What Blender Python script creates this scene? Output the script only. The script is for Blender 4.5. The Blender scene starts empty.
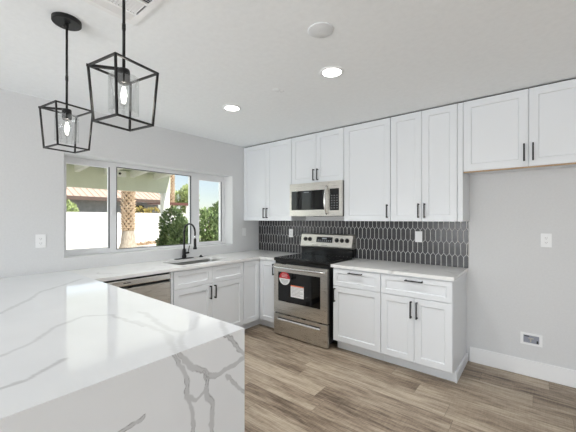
import bpy, bmesh, math, random
from mathutils import Vector, Matrix
import numpy as np

random.seed(7)
SC = bpy.context.scene
COL = SC.collection

# ------------------------------------------------------------------ camera
cam_d = bpy.data.cameras.new('camera')
cam = bpy.data.objects.new('camera', cam_d)
COL.objects.link(cam)
cam.location = (3.4117, -3.4811, 1.3987)
cam.rotation_euler = (math.pi / 2, 0, 0.6817)
cam_d.sensor_width = 36.0
cam_d.lens = 308.81 / 576 * 36.0
cam_d.shift_y = (218.72 - 216) / 576
cam_d.clip_start = 0.05
cam_d.clip_end = 200
SC.camera = cam

# ------------------------------------------------------------------ view, world, sun, window light, added fills
SC.view_settings.view_transform = 'Standard'
SC.view_settings.look = 'None'
SC.view_settings.gamma = 1.0
SC.view_settings.use_curve_mapping = False
SC.view_settings.exposure = 0.14
SC.cycles.transparent_max_bounces = 32
SC.cycles.max_bounces = 16
SC.cycles.diffuse_bounces = 8

world = bpy.data.worlds.new('sky')
SC.world = world
world.use_nodes = True
wn = world.node_tree
bg = wn.nodes['Background']
sky = wn.nodes.new('ShaderNodeTexSky')
sky.sky_type = 'NISHITA'
sky.sun_disc = False
sky.sun_elevation = math.radians(50)
sky.sun_rotation = math.radians(70)
sky.air_density = 1.0
sky.dust_density = 0.6
hs = wn.nodes.new('ShaderNodeHueSaturation')
hs.inputs['Saturation'].default_value = 0.55
wn.links.new(sky.outputs['Color'], hs.inputs['Color'])
wn.links.new(hs.outputs['Color'], bg.inputs['Color'])
bg.inputs['Strength'].default_value = 0.155

sun_d = bpy.data.lights.new('sun', 'SUN')
sun_d.energy = 7.0
sun_d.color = (1.0, 0.96, 0.9)
sun_d.angle = math.radians(0.6)
sun = bpy.data.objects.new('sun', sun_d)
COL.objects.link(sun)
sun.rotation_euler = Vector((-0.62, -0.18, -0.76)).to_track_quat('-Z', 'Y').to_euler()

ROOM_X, ROOM_Y, CEIL = 6.2, -8.0, 2.462


def area(name, loc, direction, sx, sy, power, color=(1, 1, 1), spread=180):
    d = bpy.data.lights.new(name, 'AREA')
    d.shape = 'RECTANGLE'
    d.size, d.size_y = sx, sy
    d.energy = power
    d.color = color
    d.spread = math.radians(spread)
    o = bpy.data.objects.new(name, d)
    COL.objects.link(o)
    o.location = loc
    o.rotation_euler = Vector(direction).to_track_quat('-Z', 'Y').to_euler()
    return o


# added fill lights at unseen openings behind the camera and in the right wall
area('fill_rear_opening', (2.6, ROOM_Y - 0.03, 1.1), (0, 1, 1.4), 3.2, 2.1, 222, (0.95, 0.975, 1.0))
area('fill_right_opening', (ROOM_X + 0.03, -3.2, 1.3), (-1, 0, 1.4), 2.6, 1.9, 11, (0.945, 0.97, 1.0))
area('daylight_kitchen_window', (-0.30, -1.555, 1.52), (1, 0, 0), 2.02, 0.97, 5, (0.97, 0.99, 1.0))

# added fill light under the ceiling, out of view, with no fixture
lamp_d = bpy.data.lights.new('ceiling_fill', 'AREA')
lamp_d.shape = 'DISK'
lamp_d.size = 0.14
lamp_d.energy = 3
lamp_d.color = (0.99, 0.985, 0.98)
lamp_d.spread = math.radians(120)
lamp = bpy.data.objects.new('ceiling_fill', lamp_d)
COL.objects.link(lamp)
lamp.location = (3.5, -2.0, CEIL - 0.012)

# ------------------------------------------------------------------ materials


def lin(c):
    return tuple(((x / 12.92) if x <= 0.04045 else ((x + 0.055) / 1.055) ** 2.4) for x in c)


def rgb(r, g, b):
    return lin((r / 255, g / 255, b / 255)) + (1,)


def mat(name, color, rough=0.5, metal=0.0, spec=0.5, emit=None, estr=0.0):
    m = bpy.data.materials.new(name)
    m.use_nodes = True
    b = m.node_tree.nodes['Principled BSDF']
    b.inputs['Base Color'].default_value = color
    b.inputs['Roughness'].default_value = rough
    b.inputs['Metallic'].default_value = metal
    b.inputs['Specular IOR Level'].default_value = spec
    if emit:
        b.inputs['Emission Color'].default_value = emit
        b.inputs['Emission Strength'].default_value = estr
    return m


class NT:
    """small shorthand for node building"""
    def __init__(s, m):
        s.t = m.node_tree
        s.b = m.node_tree.nodes['Principled BSDF']

    def n(s, typ, **kw):
        nd = s.t.nodes.new(typ)
        for k, v in kw.items():
            setattr(nd, k, v)
        return nd

    def l(s, a, b):
        s.t.links.new(a, b)

    def math(s, op, a, b=None, clamp=False):
        nd = s.n('ShaderNodeMath', operation=op, use_clamp=clamp)
        for i, x in enumerate((a, b)):
            if x is None:
                continue
            if isinstance(x, (int, float)):
                nd.inputs[i].default_value = x
            else:
                s.l(x, nd.inputs[i])
        return nd.outputs[0]

    def ramp(s, fac, stops):
        nd = s.n('ShaderNodeValToRGB')
        e = nd.color_ramp.elements
        while len(e) < len(stops):
            e.new(0.5)
        for q, (p, c) in zip(e, stops):
            q.position = p
            q.color = c
        s.l(fac, nd.inputs['Fac'])
        return nd.outputs['Color']

    def mix(s, fac, a, b, blend='MIX'):
        nd = s.n('ShaderNodeMix', data_type='RGBA', blend_type=blend)
        for sock, x in ((nd.inputs['Factor'], fac), (nd.inputs['A'], a), (nd.inputs['B'], b)):
            if isinstance(x, (int, float, tuple)):
                sock.default_value = x
            else:
                s.l(x, sock)
        return nd.outputs['Result']

    def noise(s, vec, scale, detail=3, rough=0.5):
        nd = s.n('ShaderNodeTexNoise')
        nd.inputs['Scale'].default_value = scale
        nd.inputs['Detail'].default_value = detail
        nd.inputs['Roughness'].default_value = rough
        if vec is not None:
            s.l(vec, nd.inputs['Vector'])
        return nd.outputs['Fac']

    def mapping(s, vec, scale=(1, 1, 1), loc=(0, 0, 0), rot=(0, 0, 0)):
        nd = s.n('ShaderNodeMapping')
        nd.inputs['Scale'].default_value = scale
        nd.inputs['Location'].default_value = loc
        nd.inputs['Rotation'].default_value = rot
        s.l(vec, nd.inputs['Vector'])
        return nd.outputs['Vector']

    def obj(s):
        return s.n('ShaderNodeTexCoord').outputs['Object']

    def bump(s, h, strength=0.1, dist=0.01):
        nd = s.n('ShaderNodeBump')
        nd.inputs['Strength'].default_value = strength
        nd.inputs['Distance'].default_value = dist
        s.l(h, nd.inputs['Height'])
        s.l(nd.outputs['Normal'], s.b.inputs['Normal'])


def textured(name, c0, c1, scale, rough=0.5, metal=0.0, spec=0.5, bump=0.0, detail=4, stretch=(1, 1, 1), lo=0.35, hi=0.65):
    m = mat(name, c0, rough, metal, spec)
    t = NT(m)
    v = t.mapping(t.obj(), stretch)
    f = t.noise(v, scale, detail, 0.6)
    t.l(t.ramp(f, [(lo, c0), (hi, c1)]), t.b.inputs['Base Color'])
    if bump:
        t.bump(f, bump, 0.01)
    return m


M = {}
M['wall'] = textured('wall_paint', rgb(214, 215, 216), rgb(217, 218, 219), 60, 0.6, spec=0.25, bump=0.04)
M['ceiling'] = textured('ceiling_paint', rgb(243, 246, 248), rgb(247, 250, 252), 28, 0.8, spec=0.15, bump=0.1)
M['trim'] = mat('trim_white', rgb(238, 239, 240), 0.35)
M['vinyl'] = mat('window_vinyl', rgb(233, 234, 236), 0.35)
M['gasket'] = mat('window_gasket', rgb(95, 98, 100), 0.6)
M['cab'] = mat('cabinet_paint', rgb(226, 229, 232), 0.38, spec=0.45)
M['cabin'] = mat('cabinet_gap', rgb(120, 120, 120), 0.8, spec=0.1)
M['ply'] = textured('raw_plywood', rgb(205, 178, 145), rgb(180, 150, 118), 9, 0.7, stretch=(1, 8, 8))
M['black'] = mat('black_metal', rgb(22, 22, 23), 0.45, 0.0, 0.35)
M['blackplastic'] = mat('black_plastic', rgb(14, 14, 15), 0.35)
M['cooktop'] = mat('cooktop_glass', rgb(9, 9, 10), 0.08, spec=0.5)
M['ring'] = mat('burner_ring', rgb(70, 70, 72), 0.25)
M['ovenglass'] = mat('oven_glass', rgb(10, 10, 11), 0.05, spec=0.55)
M['screen'] = mat('control_screen', rgb(12, 13, 15), 0.15)
M['segment'] = mat('control_print', rgb(150, 155, 160), 0.4)
M['keyprint'] = mat('key_print', rgb(120, 122, 124), 0.4)
M['white'] = mat('white_plastic', rgb(240, 241, 242), 0.35)
M['offwhite'] = mat('grey_white_plastic', rgb(222, 223, 224), 0.4)
M['slot'] = mat('dark_slot', rgb(60, 60, 62), 0.6)
M['chrome'] = mat('chrome', rgb(225, 225, 225), 0.12, 1.0)
M['paperred'] = mat('sticker_red', rgb(214, 52, 60), 0.5)
M['paperorange'] = mat('sticker_orange', rgb(225, 120, 85), 0.5)
M['paper'] = mat('sticker_white', rgb(238, 238, 238), 0.5)
M['print'] = mat('sticker_print', rgb(150, 152, 156), 0.5)
M['printwhite'] = mat('sticker_white_print', rgb(245, 215, 215), 0.5)
M['greybox'] = mat('grey_box_lining', rgb(150, 154, 165), 0.5)
M['brass'] = mat('valve_metal', rgb(190, 186, 178), 0.3, 1.0)
M['speaker'] = textured('speaker_mesh', rgb(224, 227, 229), rgb(232, 234, 236), 300, 0.7)
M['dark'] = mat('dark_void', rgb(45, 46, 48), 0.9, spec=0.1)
M['ductgrey'] = mat('duct_grey', rgb(84, 86, 88), 0.8, spec=0.1)
M['grout'] = textured('grout', rgb(226, 225, 222), rgb(214, 213, 210), 40, 0.85, spec=0.1)
M['tile'] = textured('charcoal_tile', rgb(42, 42, 45), rgb(60, 60, 63), 14, 0.27, spec=0.5)
M['lens'] = mat('lamp_lens', (1, 1, 1, 1), 0.4, emit=(1.0, 0.98, 0.94, 1), estr=9)
M['filament'] = mat('bulb_glow', (1, 1, 1, 1), 0.4, emit=(1.0, 0.95, 0.86, 1), estr=4)

# brushed steel
m = mat('stainless_steel', rgb(190, 184, 174), 0.3, 1.0)
t = NT(m)
v = t.mapping(t.obj(), (2, 2, 160))
f = t.noise(v, 4, 3)
t.l(t.ramp(f, [(0.3, rgb(211, 207, 200)), (0.7, rgb(219, 216, 209))]), t.b.inputs['Base Color'])
t.l(t.math('ADD', t.math('MULTIPLY', f, 0.14), 0.22), t.b.inputs['Roughness'])
M['steel'] = m
M['steellight'] = mat('bright_steel', rgb(235, 234, 231), 0.2, 1.0)
M['sinksteel'] = mat('sink_steel', rgb(190, 190, 188), 0.35, 1.0)

# clear glass: see-through with a thin reflection


def glass(name, tint=(0.97, 0.98, 0.98, 1), refl=0.08):
    m = bpy.data.materials.new(name)
    m.use_nodes = True
    nt = m.node_tree
    nt.nodes.clear()
    out = nt.nodes.new('ShaderNodeOutputMaterial')
    tr = nt.nodes.new('ShaderNodeBsdfTransparent')
    tr.inputs['Color'].default_value = tint
    gl = nt.nodes.new('ShaderNodeBsdfGlossy')
    gl.inputs['Roughness'].default_value = 0.02
    lw = nt.nodes.new('ShaderNodeLayerWeight')
    lw.inputs['Blend'].default_value = 0.25
    mul = nt.nodes.new('ShaderNodeMath')
    mul.operation = 'MULTIPLY_ADD'
    mul.inputs[1].default_value = 0.22
    mul.inputs[2].default_value = refl * 0.2
    nt.links.new(lw.outputs['Fresnel'], mul.inputs[0])
    mx = nt.nodes.new('ShaderNodeMixShader')
    nt.links.new(mul.outputs[0], mx.inputs['Fac'])
    nt.links.new(tr.outputs[0], mx.inputs[1])
    nt.links.new(gl.outputs[0], mx.inputs[2])
    nt.links.new(mx.outputs[0], out.inputs['Surface'])
    return m


M['pane'] = glass('window_glass', (0.95, 0.97, 0.965, 1), 0.06)
M['shade'] = glass('clear_glass_shade', (0.975, 0.98, 0.98, 1), 0.1)

# quartz with faint veins
m = mat('white_quartz', rgb(233, 233, 232), 0.1, spec=0.5)
t = NT(m)
o = t.obj()
dist = t.n('ShaderNodeVectorMath', operation='ADD')
nz = t.n('ShaderNodeTexNoise')
nz.inputs['Scale'].default_value = 2.2
nz.inputs['Detail'].default_value = 5
t.l(o, nz.inputs['Vector'])
sc_ = t.n('ShaderNodeVectorMath', operation='SCALE')
sc_.inputs['Scale'].default_value = 0.7
t.l(nz.outputs['Color'], sc_.inputs[0])
t.l(o, dist.inputs[0])
t.l(sc_.outputs[0], dist.inputs[1])
vo = t.n('ShaderNodeTexVoronoi', feature='DISTANCE_TO_EDGE')
vo.inputs['Scale'].default_value = 1.5
t.l(dist.outputs[0], vo.inputs['Vector'])
vein = t.ramp(vo.outputs['Distance'], [(0.0, (1, 1, 1, 1)), (0.035, (0, 0, 0, 1))])
patch = t.ramp(t.noise(o, 1.6, 3), [(0.45, (0, 0, 0, 1)), (0.65, (1, 1, 1, 1))])
fac = t.math('MULTIPLY', t.math('MULTIPLY', vein, patch), 0.55)
base = t.ramp(t.noise(o, 3.0, 4), [(0.3, rgb(229, 229, 227)), (0.7, rgb(237, 237, 236))])
t.l(t.mix(fac, base, rgb(168, 168, 168)), t.b.inputs['Base Color'])
M['quartz'] = m

# quartz whose bold veins are mapped point by point (attribute 'vein')
m = mat('veined_quartz', rgb(234, 234, 233), 0.08, spec=0.5)
t = NT(m)
at = t.n('ShaderNodeAttribute', attribute_name='vein')
base = t.ramp(t.noise(t.obj(), 2.5, 4), [(0.3, rgb(227, 229, 231)), (0.7, rgb(234, 236, 238))])
col = t.mix(t.math('MULTIPLY', at.outputs['Fac'], 1.0, clamp=True), base, rgb(128, 128, 130))
t.l(col, t.b.inputs['Base Color'])
M['veined'] = m

# wood-look planks along x
m = mat('vinyl_plank', rgb(165, 145, 125), 0.4, spec=0.35)
t = NT(m)
o = t.obj()
sx = t.n('ShaderNodeSeparateXYZ')
t.l(o, sx.inputs[0])
X, Y = sx.outputs['X'], sx.outputs['Y']
PW, PL = 0.182, 1.22
yr = t.math('DIVIDE', Y, PW)
row = t.math('FLOOR', yr)
w1 = t.n('ShaderNodeTexWhiteNoise', noise_dimensions='1D')
t.l(row, w1.inputs['W'])
xo = t.math('ADD', t.math('DIVIDE', X, PL), t.math('MULTIPLY', w1.outputs['Value'], 7.0))
coln = t.math('FLOOR', xo)
cmb = t.n('ShaderNodeCombineXYZ')
t.l(row, cmb.inputs[0])
t.l(coln, cmb.inputs[1])
w2 = t.n('ShaderNodeTexWhiteNoise', noise_dimensions='2D')
t.l(cmb.outputs[0], w2.inputs['Vector'])
tone = w2.outputs['Value']
off = t.n('ShaderNodeVectorMath', operation='ADD')
sc2 = t.n('ShaderNodeVectorMath', operation='SCALE')
sc2.inputs['Scale'].default_value = 13.0
t.l(w2.outputs['Color'], sc2.inputs[0])
t.l(o, off.inputs[0])
t.l(sc2.outputs[0], off.inputs[1])
g1 = t.noise(t.mapping(off.outputs[0], (1.5, 13, 1)), 2.4, 8, 0.7)
g2 = t.noise(t.mapping(off.outputs[0], (4.0, 95, 1)), 2.0, 4, 0.65)
g3 = t.noise(t.mapping(off.outputs[0], (0.6, 2.4, 1)), 2.0, 3, 0.5)
g4 = t.noise(t.mapping(off.outputs[0], (60, 5, 1)), 2.0, 2, 0.5)
mixv = t.math('ADD', t.math('ADD', t.math('MULTIPLY', g1, 0.85), t.math('MULTIPLY', g2, 0.42)),
              t.math('ADD', t.math('MULTIPLY', g3, 0.40), t.math('MULTIPLY', tone, 0.16)))
mixv = t.math('MULTIPLY', t.math('ADD', mixv, t.math('MULTIPLY', t.math('SUBTRACT', g4, 0.5), 0.12)), 0.76)
wood = t.ramp(mixv, [(0.54, rgb(86, 72, 60)), (0.64, rgb(134, 118, 101)), (0.74, rgb(165, 150, 131)), (0.87, rgb(192, 178, 158))])
fy = t.math('FRACT', yr)
fx = t.math('FRACT', xo)
ey = t.math('MINIMUM', fy, t.math('SUBTRACT', 1.0, fy))
ex = t.math('MULTIPLY', t.math('MINIMUM', fx, t.math('SUBTRACT', 1.0, fx)), PL / PW)
edge = t.math('LESS_THAN', t.math('MINIMUM', ey, ex), 0.008)
t.l(t.mix(t.math('MULTIPLY', edge, 0.55), wood, rgb(70, 58, 48)), t.b.inputs['Base Color'])
t.bump(t.math('ADD', t.math('MULTIPLY', g2, 0.4), t.math('MULTIPLY', edge, -1.0)), 0.12, 0.004)
M['plank'] = m

# outdoor materials
M['gravel'] = textured('pale_gravel', rgb(240, 232, 222), rgb(224, 214, 202), 20, 0.9, bump=0.3)
m = mat('block_wall', rgb(236, 232, 228), 0.85, spec=0.1)
t = NT(m)
br = t.n('ShaderNodeTexBrick')
br.inputs['Color1'].default_value = rgb(238, 235, 232)
br.inputs['Color2'].default_value = rgb(232, 228, 225)
br.inputs['Mortar'].default_value = rgb(214, 208, 205)
br.inputs['Scale'].default_value = 1.0
br.inputs['Brick Width'].default_value = 0.4
br.inputs['Row Height'].default_value = 0.2
br.inputs['Mortar Size'].default_value = 0.012
vv = t.n('ShaderNodeCombineXYZ')
ss = t.n('ShaderNodeSeparateXYZ')
t.l(t.obj(), ss.inputs[0])
t.l(ss.outputs['Y'], vv.inputs[0])
t.l(ss.outputs['Z'], vv.inputs[1])
t.l(vv.outputs[0], br.inputs['Vector'])
t.l(br.outputs['Color'], t.b.inputs['Base Color'])
M['block'] = m
M['patio'] = textured('patio_paint', rgb(220, 224, 205), rgb(214, 218, 198), 3, 0.7)
M['patiowhite'] = mat('patio_white', rgb(243, 243, 238), 0.6)
M['bark'] = textured('palm_bark', rgb(226, 206, 180), rgb(168, 142, 116), 14, 0.9, bump=0.5)
M['barkgrey'] = textured('palm_base_bark', rgb(190, 178, 162), rgb(150, 138, 124), 10, 0.9, stretch=(4, 4, 0.6), bump=0.5)
M['stem'] = textured('shrub_stem', rgb(105, 88, 66), rgb(80, 66, 50), 12, 0.9)
M['stucco'] = textured('grey_stucco', rgb(142, 145, 146), rgb(128, 131, 133), 4, 0.9)
M['rooftile'] = textured('terracotta_roof', rgb(206, 184, 168), rgb(184, 156, 142), 9, 0.85, stretch=(1, 6, 1))
M['fascia'] = mat('brown_fascia', rgb(96, 78, 70), 0.7)
M['redfascia'] = mat('red_brown_fascia', rgb(92, 56, 48), 0.7)
M['straw'] = textured('dry_litter', rgb(196, 164, 124), rgb(150, 120, 90), 20, 0.9, bump=0.4)


def leafmat(name, a, b, c):
    m = mat(name, a, 0.5, spec=0.3)
    t = NT(m)
    f = t.noise(t.obj(), 9.0, 4, 0.7)
    t.l(t.ramp(f, [(0.3, a), (0.5, b), (0.72, c)]), t.b.inputs['Base Color'])
    t.b.inputs['Subsurface Weight'].default_value = 0.0
    return m


M['leaf'] = leafmat('green_leaf', rgb(74, 98, 62), rgb(120, 142, 96), rgb(176, 190, 140))
M['leaf2'] = leafmat('hedge_leaf', rgb(84, 108, 66), rgb(134, 156, 102), rgb(190, 202, 148))
M['leafy'] = leafmat('yellow_green_leaf', rgb(140, 158, 100), rgb(178, 192, 130), rgb(208, 214, 166))
M['leafd'] = leafmat('dry_leaf', rgb(200, 170, 96), rgb(180, 160, 90), rgb(150, 160, 90))

# ------------------------------------------------------------------ building helpers
ORIGIN = {}


class MB:
    """collects shapes (world coordinates, or local ones when a matrix is set) into ONE mesh object"""
    def __init__(s, mtx=None):
        s.bm = bmesh.new()
        s.m = mtx
        s.slot = 0

    def _fin(s, verts, faces=None):
        if s.m is not None:
            bmesh.ops.transform(s.bm, matrix=s.m, verts=verts)

    def poly(s, pts, faces, slot=None):
        vs = [s.bm.verts.new(p) for p in pts]
        fs = []
        for f in faces:
            try:
                q = s.bm.faces.new([vs[i] for i in f])
                q.material_index = s.slot if slot is None else slot
                fs.append(q)
            except ValueError:
                pass
        s._fin(vs)
        return vs, fs

    def box(s, a, b, bevel=0.0, seg=1, slot=None):
        x0, y0, z0 = [min(p, q) for p, q in zip(a, b)]
        x1, y1, z1 = [max(p, q) for p, q in zip(a, b)]
        vs = [s.bm.verts.new(p) for p in ((x0, y0, z0), (x1, y0, z0), (x1, y1, z0), (x0, y1, z0), (x0, y0, z1), (x1, y0, z1), (x1, y1, z1), (x0, y1, z1))]
        fs = [s.bm.faces.new([vs[i] for i in f]) for f in ((3, 2, 1, 0), (4, 5, 6, 7), (0, 1, 5, 4), (1, 2, 6, 5), (2, 3, 7, 6), (3, 0, 4, 7))]
        k = s.slot if slot is None else slot
        for f in fs:
            f.material_index = k
        if bevel:
            es = list({e for f in fs for e in f.edges})
            r = bmesh.ops.bevel(s.bm, geom=es, offset=bevel, segments=seg, affect='EDGES', profile=0.5)
            for f in r['faces']:
                f.material_index = k
            vs = list({v for f in r['faces'] for v in f.verts} | {v for v in vs if v.is_valid})
        s._fin(vs)

    def frame(s, p, right, up, w, h, t, bar, slot=None):
        """rectangular frame in plane (right, up) from corner p, thickness t along right x up"""
        R, U = Vector(right), Vector(up)
        N = R.cross(U)
        p = Vector(p)
        o = [p, p + R * w, p + R * w + U * h, p + U * h]
        i = [p + R * bar + U * bar, p + R * (w - bar) + U * bar, p + R * (w - bar) + U * (h - bar), p + R * bar + U * (h - bar)]
        pts = o + i + [q + N * t for q in o] + [q + N * t for q in i]
        fs = []
        for k in range(4):
            j = (k + 1) % 4
            fs += [(k, 4 + k, 4 + j, j), (8 + k, 8 + j, 12 + j, 12 + k), (k, j, 8 + j, 8 + k), (4 + j, 4 + k, 12 + k, 12 + j)]
        s.poly(pts, fs, slot)

    def cyl(s, p0, p1, r0, r1=None, n=20, caps=True, slot=None, smooth=True):
        r1 = r0 if r1 is None else r1
        p0, p1 = Vector(p0), Vector(p1)
        q = (p1 - p0).normalized().to_track_quat('Z', 'Y')
        pts = []
        for p, r in ((p0, r0), (p1, r1)):
            for i in range(n):
                a = 2 * math.pi * i / n
                pts.append(p + q @ Vector((r * math.cos(a), r * math.sin(a), 0)))
        fs = [(i, (i + 1) % n, n + (i + 1) % n, n + i) for i in range(n)]
        nq = len(fs)
        if caps:
            fs += [tuple(reversed(range(n))), tuple(range(n, 2 * n))]
        _, out = s.poly(pts, fs, slot)
        for f in out[:nq]:
            f.smooth = smooth

    def tube(s, pts, r, n=10, slot=None, rs=None):
        pts = [Vector(p) for p in pts]
        rings = []
        up = Vector((0, 0, 1))
        d0 = (pts[1] - pts[0]).normalized()
        x = d0.orthogonal().normalized()
        for i, p in enumerate(pts):
            a = pts[max(0, i - 1)]
            b = pts[min(len(pts) - 1, i + 1)]
            d = (b - a).normalized()
            x = (x - d * x.dot(d)).normalized()
            y = d.cross(x)
            rr = rs[i] if rs else r
            rings.append([p + (x * math.cos(2 * math.pi * k / n) + y * math.sin(2 * math.pi * k / n)) * rr for k in range(n)])
        P = [v for q in rings for v in q]
        fs = []
        for i in range(len(pts) - 1):
            for k in range(n):
                j = (k + 1) % n
                fs.append((i * n + k, i * n + j, (i + 1) * n + j, (i + 1) * n + k))
        fs += [tuple(reversed(range(n))), tuple(range((len(pts) - 1) * n, len(pts) * n))]
        _, out = s.poly(P, fs, slot)
        for f in out[:-2]:
            f.smooth = True

    def lathe(s, prof, c=(0, 0, 0), n=28, slot=None, smooth=True):
        """profile of (radius, z) about the vertical axis at c"""
        P, idx = [], []
        for r, z in prof:
            if r <= 1e-6:
                idx.append([len(P)])
                P.append((c[0], c[1], c[2] + z))
            else:
                idx.append(list(range(len(P), len(P) + n)))
                P += [(c[0] + r * math.cos(2 * math.pi * i / n), c[1] + r * math.sin(2 * math.pi * i / n), c[2] + z) for i in range(n)]
        fs = []
        for a, b in zip(idx, idx[1:]):
            for i in range(n):
                j = (i + 1) % n
                if len(a) == 1 and len(b) == 1:
                    continue
                if len(a) == 1:
                    fs.append((a[0], b[j], b[i]))
                elif len(b) == 1:
                    fs.append((a[i], a[j], b[0]))
                else:
                    fs.append((a[i], a[j], b[j], b[i]))
        _, out = s.poly(P, fs, slot)
        for f in out:
            f.smooth = smooth

    def plate(s, outer, holes, z0, z1, slot=None):
        """flat plate with holes, in the xy plane, from z0 to z1"""
        k = s.slot if slot is None else slot
        es = []
        allv = []
        for loop in [outer] + holes:
            vs = [s.bm.verts.new((p[0], p[1], z0)) for p in loop]
            allv += vs
            for i in range(len(vs)):
                es.append(s.bm.edges.new((vs[i], vs[(i + 1) % len(vs)])))
        r = bmesh.ops.triangle_fill(s.bm, use_beauty=True, use_dissolve=False, edges=es)
        fs = [g for g in r['geom'] if isinstance(g, bmesh.types.BMFace)]
        e = bmesh.ops.extrude_face_region(s.bm, geom=fs, use_keep_orig=True)
        nv = [g for g in e['geom'] if isinstance(g, bmesh.types.BMVert)]
        for v_ in nv:
            v_.co.z = z1
        vv = allv + nv
        for f in {f for v_ in vv for f in v_.link_faces}:
            f.material_index = k
        s._fin(vv)

    def build(s, name, mats, parent=None, origin=None, shade=None):
        me = bpy.data.meshes.new(name)
        bmesh.ops.recalc_face_normals(s.bm, faces=s.bm.faces[:])
        o = bpy.data.objects.new(name, me)
        org = Vector((0, 0, 0))
        if parent is not None:
            org = ORIGIN.get(parent.name, Vector((0, 0, 0)))
        elif origin is not None:
            org = Vector(origin)
            o.location = org
        bmesh.ops.translate(s.bm, verts=s.bm.verts[:], vec=-org)
        s.bm.to_mesh(me)
        s.bm.free()
        if not isinstance(mats, (list, tuple)):
            mats = [mats]
        for q in mats:
            me.materials.append(M[q] if isinstance(q, str) else q)
        COL.objects.link(o)
        ORIGIN[o.name] = org
        if parent is not None:
            o.parent = parent
        return o


def tag(o, label=None, cat=None, group=None, kind=None):
    if label:
        o['label'] = label
    if cat:
        o['category'] = cat
    if group:
        o['group'] = group
    if kind:
        o['kind'] = kind
    return o


def thing(name, loc, label, cat, group=None, rotz=0):
    o = bpy.data.objects.new(name, None)
    o.empty_display_size = 0.1
    COL.objects.link(o)
    o.location = loc
    o.rotation_euler = (0, 0, rotz)
    ORIGIN[o.name] = Vector(loc)
    return tag(o, label, cat, group)


def struct(o, label=None):
    return tag(o, label, None, None, 'structure')


def copy_tree(o, parent=None):
    c = o.copy()
    COL.objects.link(c)
    ORIGIN[c.name] = ORIGIN.get(o.name, Vector())
    if parent is not None:
        c.parent = parent
    for ch in list(o.children):
        copy_tree(ch, c)
    return c


# local frames: faces of the two cabinet runs.  (u along the run, w up, n out of the face)
def face_stove(x, yface, z):       # u = +x, n = -y
    return Matrix(((1, 0, 0, x), (0, 0, -1, yface), (0, 1, 0, z), (0, 0, 0, 1)))


def face_window(xface, y, z):      # u = +y, n = +x   (right-handed u x w = n)
    return Matrix(((0, 0, 1, xface), (1, 0, 0, y), (0, 1, 0, z), (0, 0, 0, 1)))


def shaker(mb, w, h, t=0.019, stile=0.057, rec=0.009):
    """shaker front in local u,w,n"""
    b = 0.0025
    s = stile
    c = s + 0.006
    loops = [[(0, 0, 0), (w, 0, 0), (w, h, 0), (0, h, 0)],
             [(0, 0, t - b), (w, 0, t - b), (w, h, t - b), (0, h, t - b)],
             [(b, b, t), (w - b, b, t), (w - b, h - b, t), (b, h - b, t)],
             [(s, s, t), (w - s, s, t), (w - s, h - s, t), (s, h - s, t)],
             [(c, c, t - rec), (w - c, c, t - rec), (w - c, h - c, t - rec), (c, h - c, t - rec)]]
    P = [p for l in loops for p in l]
    fs = [(3, 2, 1, 0)]
    for k in range(len(loops) - 1):
        for i in range(4):
            j = (i + 1) % 4
            fs.append((k * 4 + i, k * 4 + j, k * 4 + 4 + j, k * 4 + 4 + i))
    n = (len(loops) - 1) * 4
    fs.append((n, n + 1, n + 2, n + 3))
    mb.poly(P, fs)


def pull(mb, u, w, length, vertical=True, n0=0.019):
    """square black bar pull on two posts, centred at (u, w)"""
    h = length / 2
    q = 0.0055
    if vertical:
        mb.box((u - q, w - h, n0 + 0.024), (u + q, w + h, n0 + 0.035), 0.0015)
        for sgn in (-1, 1):
            c = w + sgn * (h - 0.008)
            mb.box((u - q, c - q, n0), (u + q, c + q, n0 + 0.026))
    else:
        mb.box((u - h, w - q, n0 + 0.024), (u + h, w + q, n0 + 0.035), 0.0015)
        for sgn in (-1, 1):
            c = u + sgn * (h - 0.008)
            mb.box((c - q, w - q, n0), (c + q, w + q, n0 + 0.026))


def front(parent, kind, mtx, u0, w0, w, h, hnd=None, stile=0.057):
    """door or drawer_front with its handle; hnd = (u, w, length, vertical)"""
    mb = MB(mtx @ Matrix.Translation((u0, w0, 0)))
    shaker(mb, w, h, stile=stile)
    d = mb.build(kind, 'cab', parent)
    if hnd:
        mb = MB(mtx)
        pull(mb, *hnd)
        mb.build('handle', 'black', d)
    return d


# ================================================================== THE ROOM
GZ = -0.12   # ground outside
WT = 0.26    # thickness of the window wall
WY0, WY1, WZ0, WZ1 = -2.568, -0.541, 1.032, 2.012

mb = MB()
mb.box((0, ROOM_Y, -0.1), (ROOM_X, 0, 0))
struct(mb.build('floor', 'plank'), 'grey-brown wood plank floor')
mb = MB()
mb.box((-WT, ROOM_Y - 0.15, CEIL), (ROOM_X + 0.15, 0.15, CEIL + 0.12))
struct(mb.build('ceiling', 'ceiling'), 'white textured ceiling')
mb = MB()
mb.box((-WT, ROOM_Y - 0.15, GZ), (0, WY0, CEIL))
mb.box((-WT, WY1, GZ), (0, 0.15, CEIL))
mb.box((-WT, WY0, GZ), (0, WY1, WZ0))
mb.box((-WT, WY0, WZ1), (0, WY1, CEIL))
struct(mb.build('wall_left', 'wall'), 'white wall with the kitchen window')
mb = MB()
mb.box((0, 0, -0.1), (ROOM_X + 0.15, 0.15, CEIL))
struct(mb.build('wall_back', 'wall'), 'white wall behind the range')
mb = MB()
RY0, RY1, RZ0, RZ1 = -4.5, -1.9, 0.35, 2.25
mb.box((ROOM_X, ROOM_Y, -0.1), (ROOM_X + 0.15, RY0, CEIL))
mb.box((ROOM_X, RY1, -0.1), (ROOM_X + 0.15, 0, CEIL))
mb.box((ROOM_X, RY0, -0.1), (ROOM_X + 0.15, RY1, RZ0))
mb.box((ROOM_X, RY0, RZ1), (ROOM_X + 0.15, RY1, CEIL))
struct(mb.build('wall_right', 'wall'), 'white wall at the right')
mb = MB()
mb.box((0, ROOM_Y - 0.15, -0.1), (1.0, ROOM_Y, CEIL))
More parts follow.
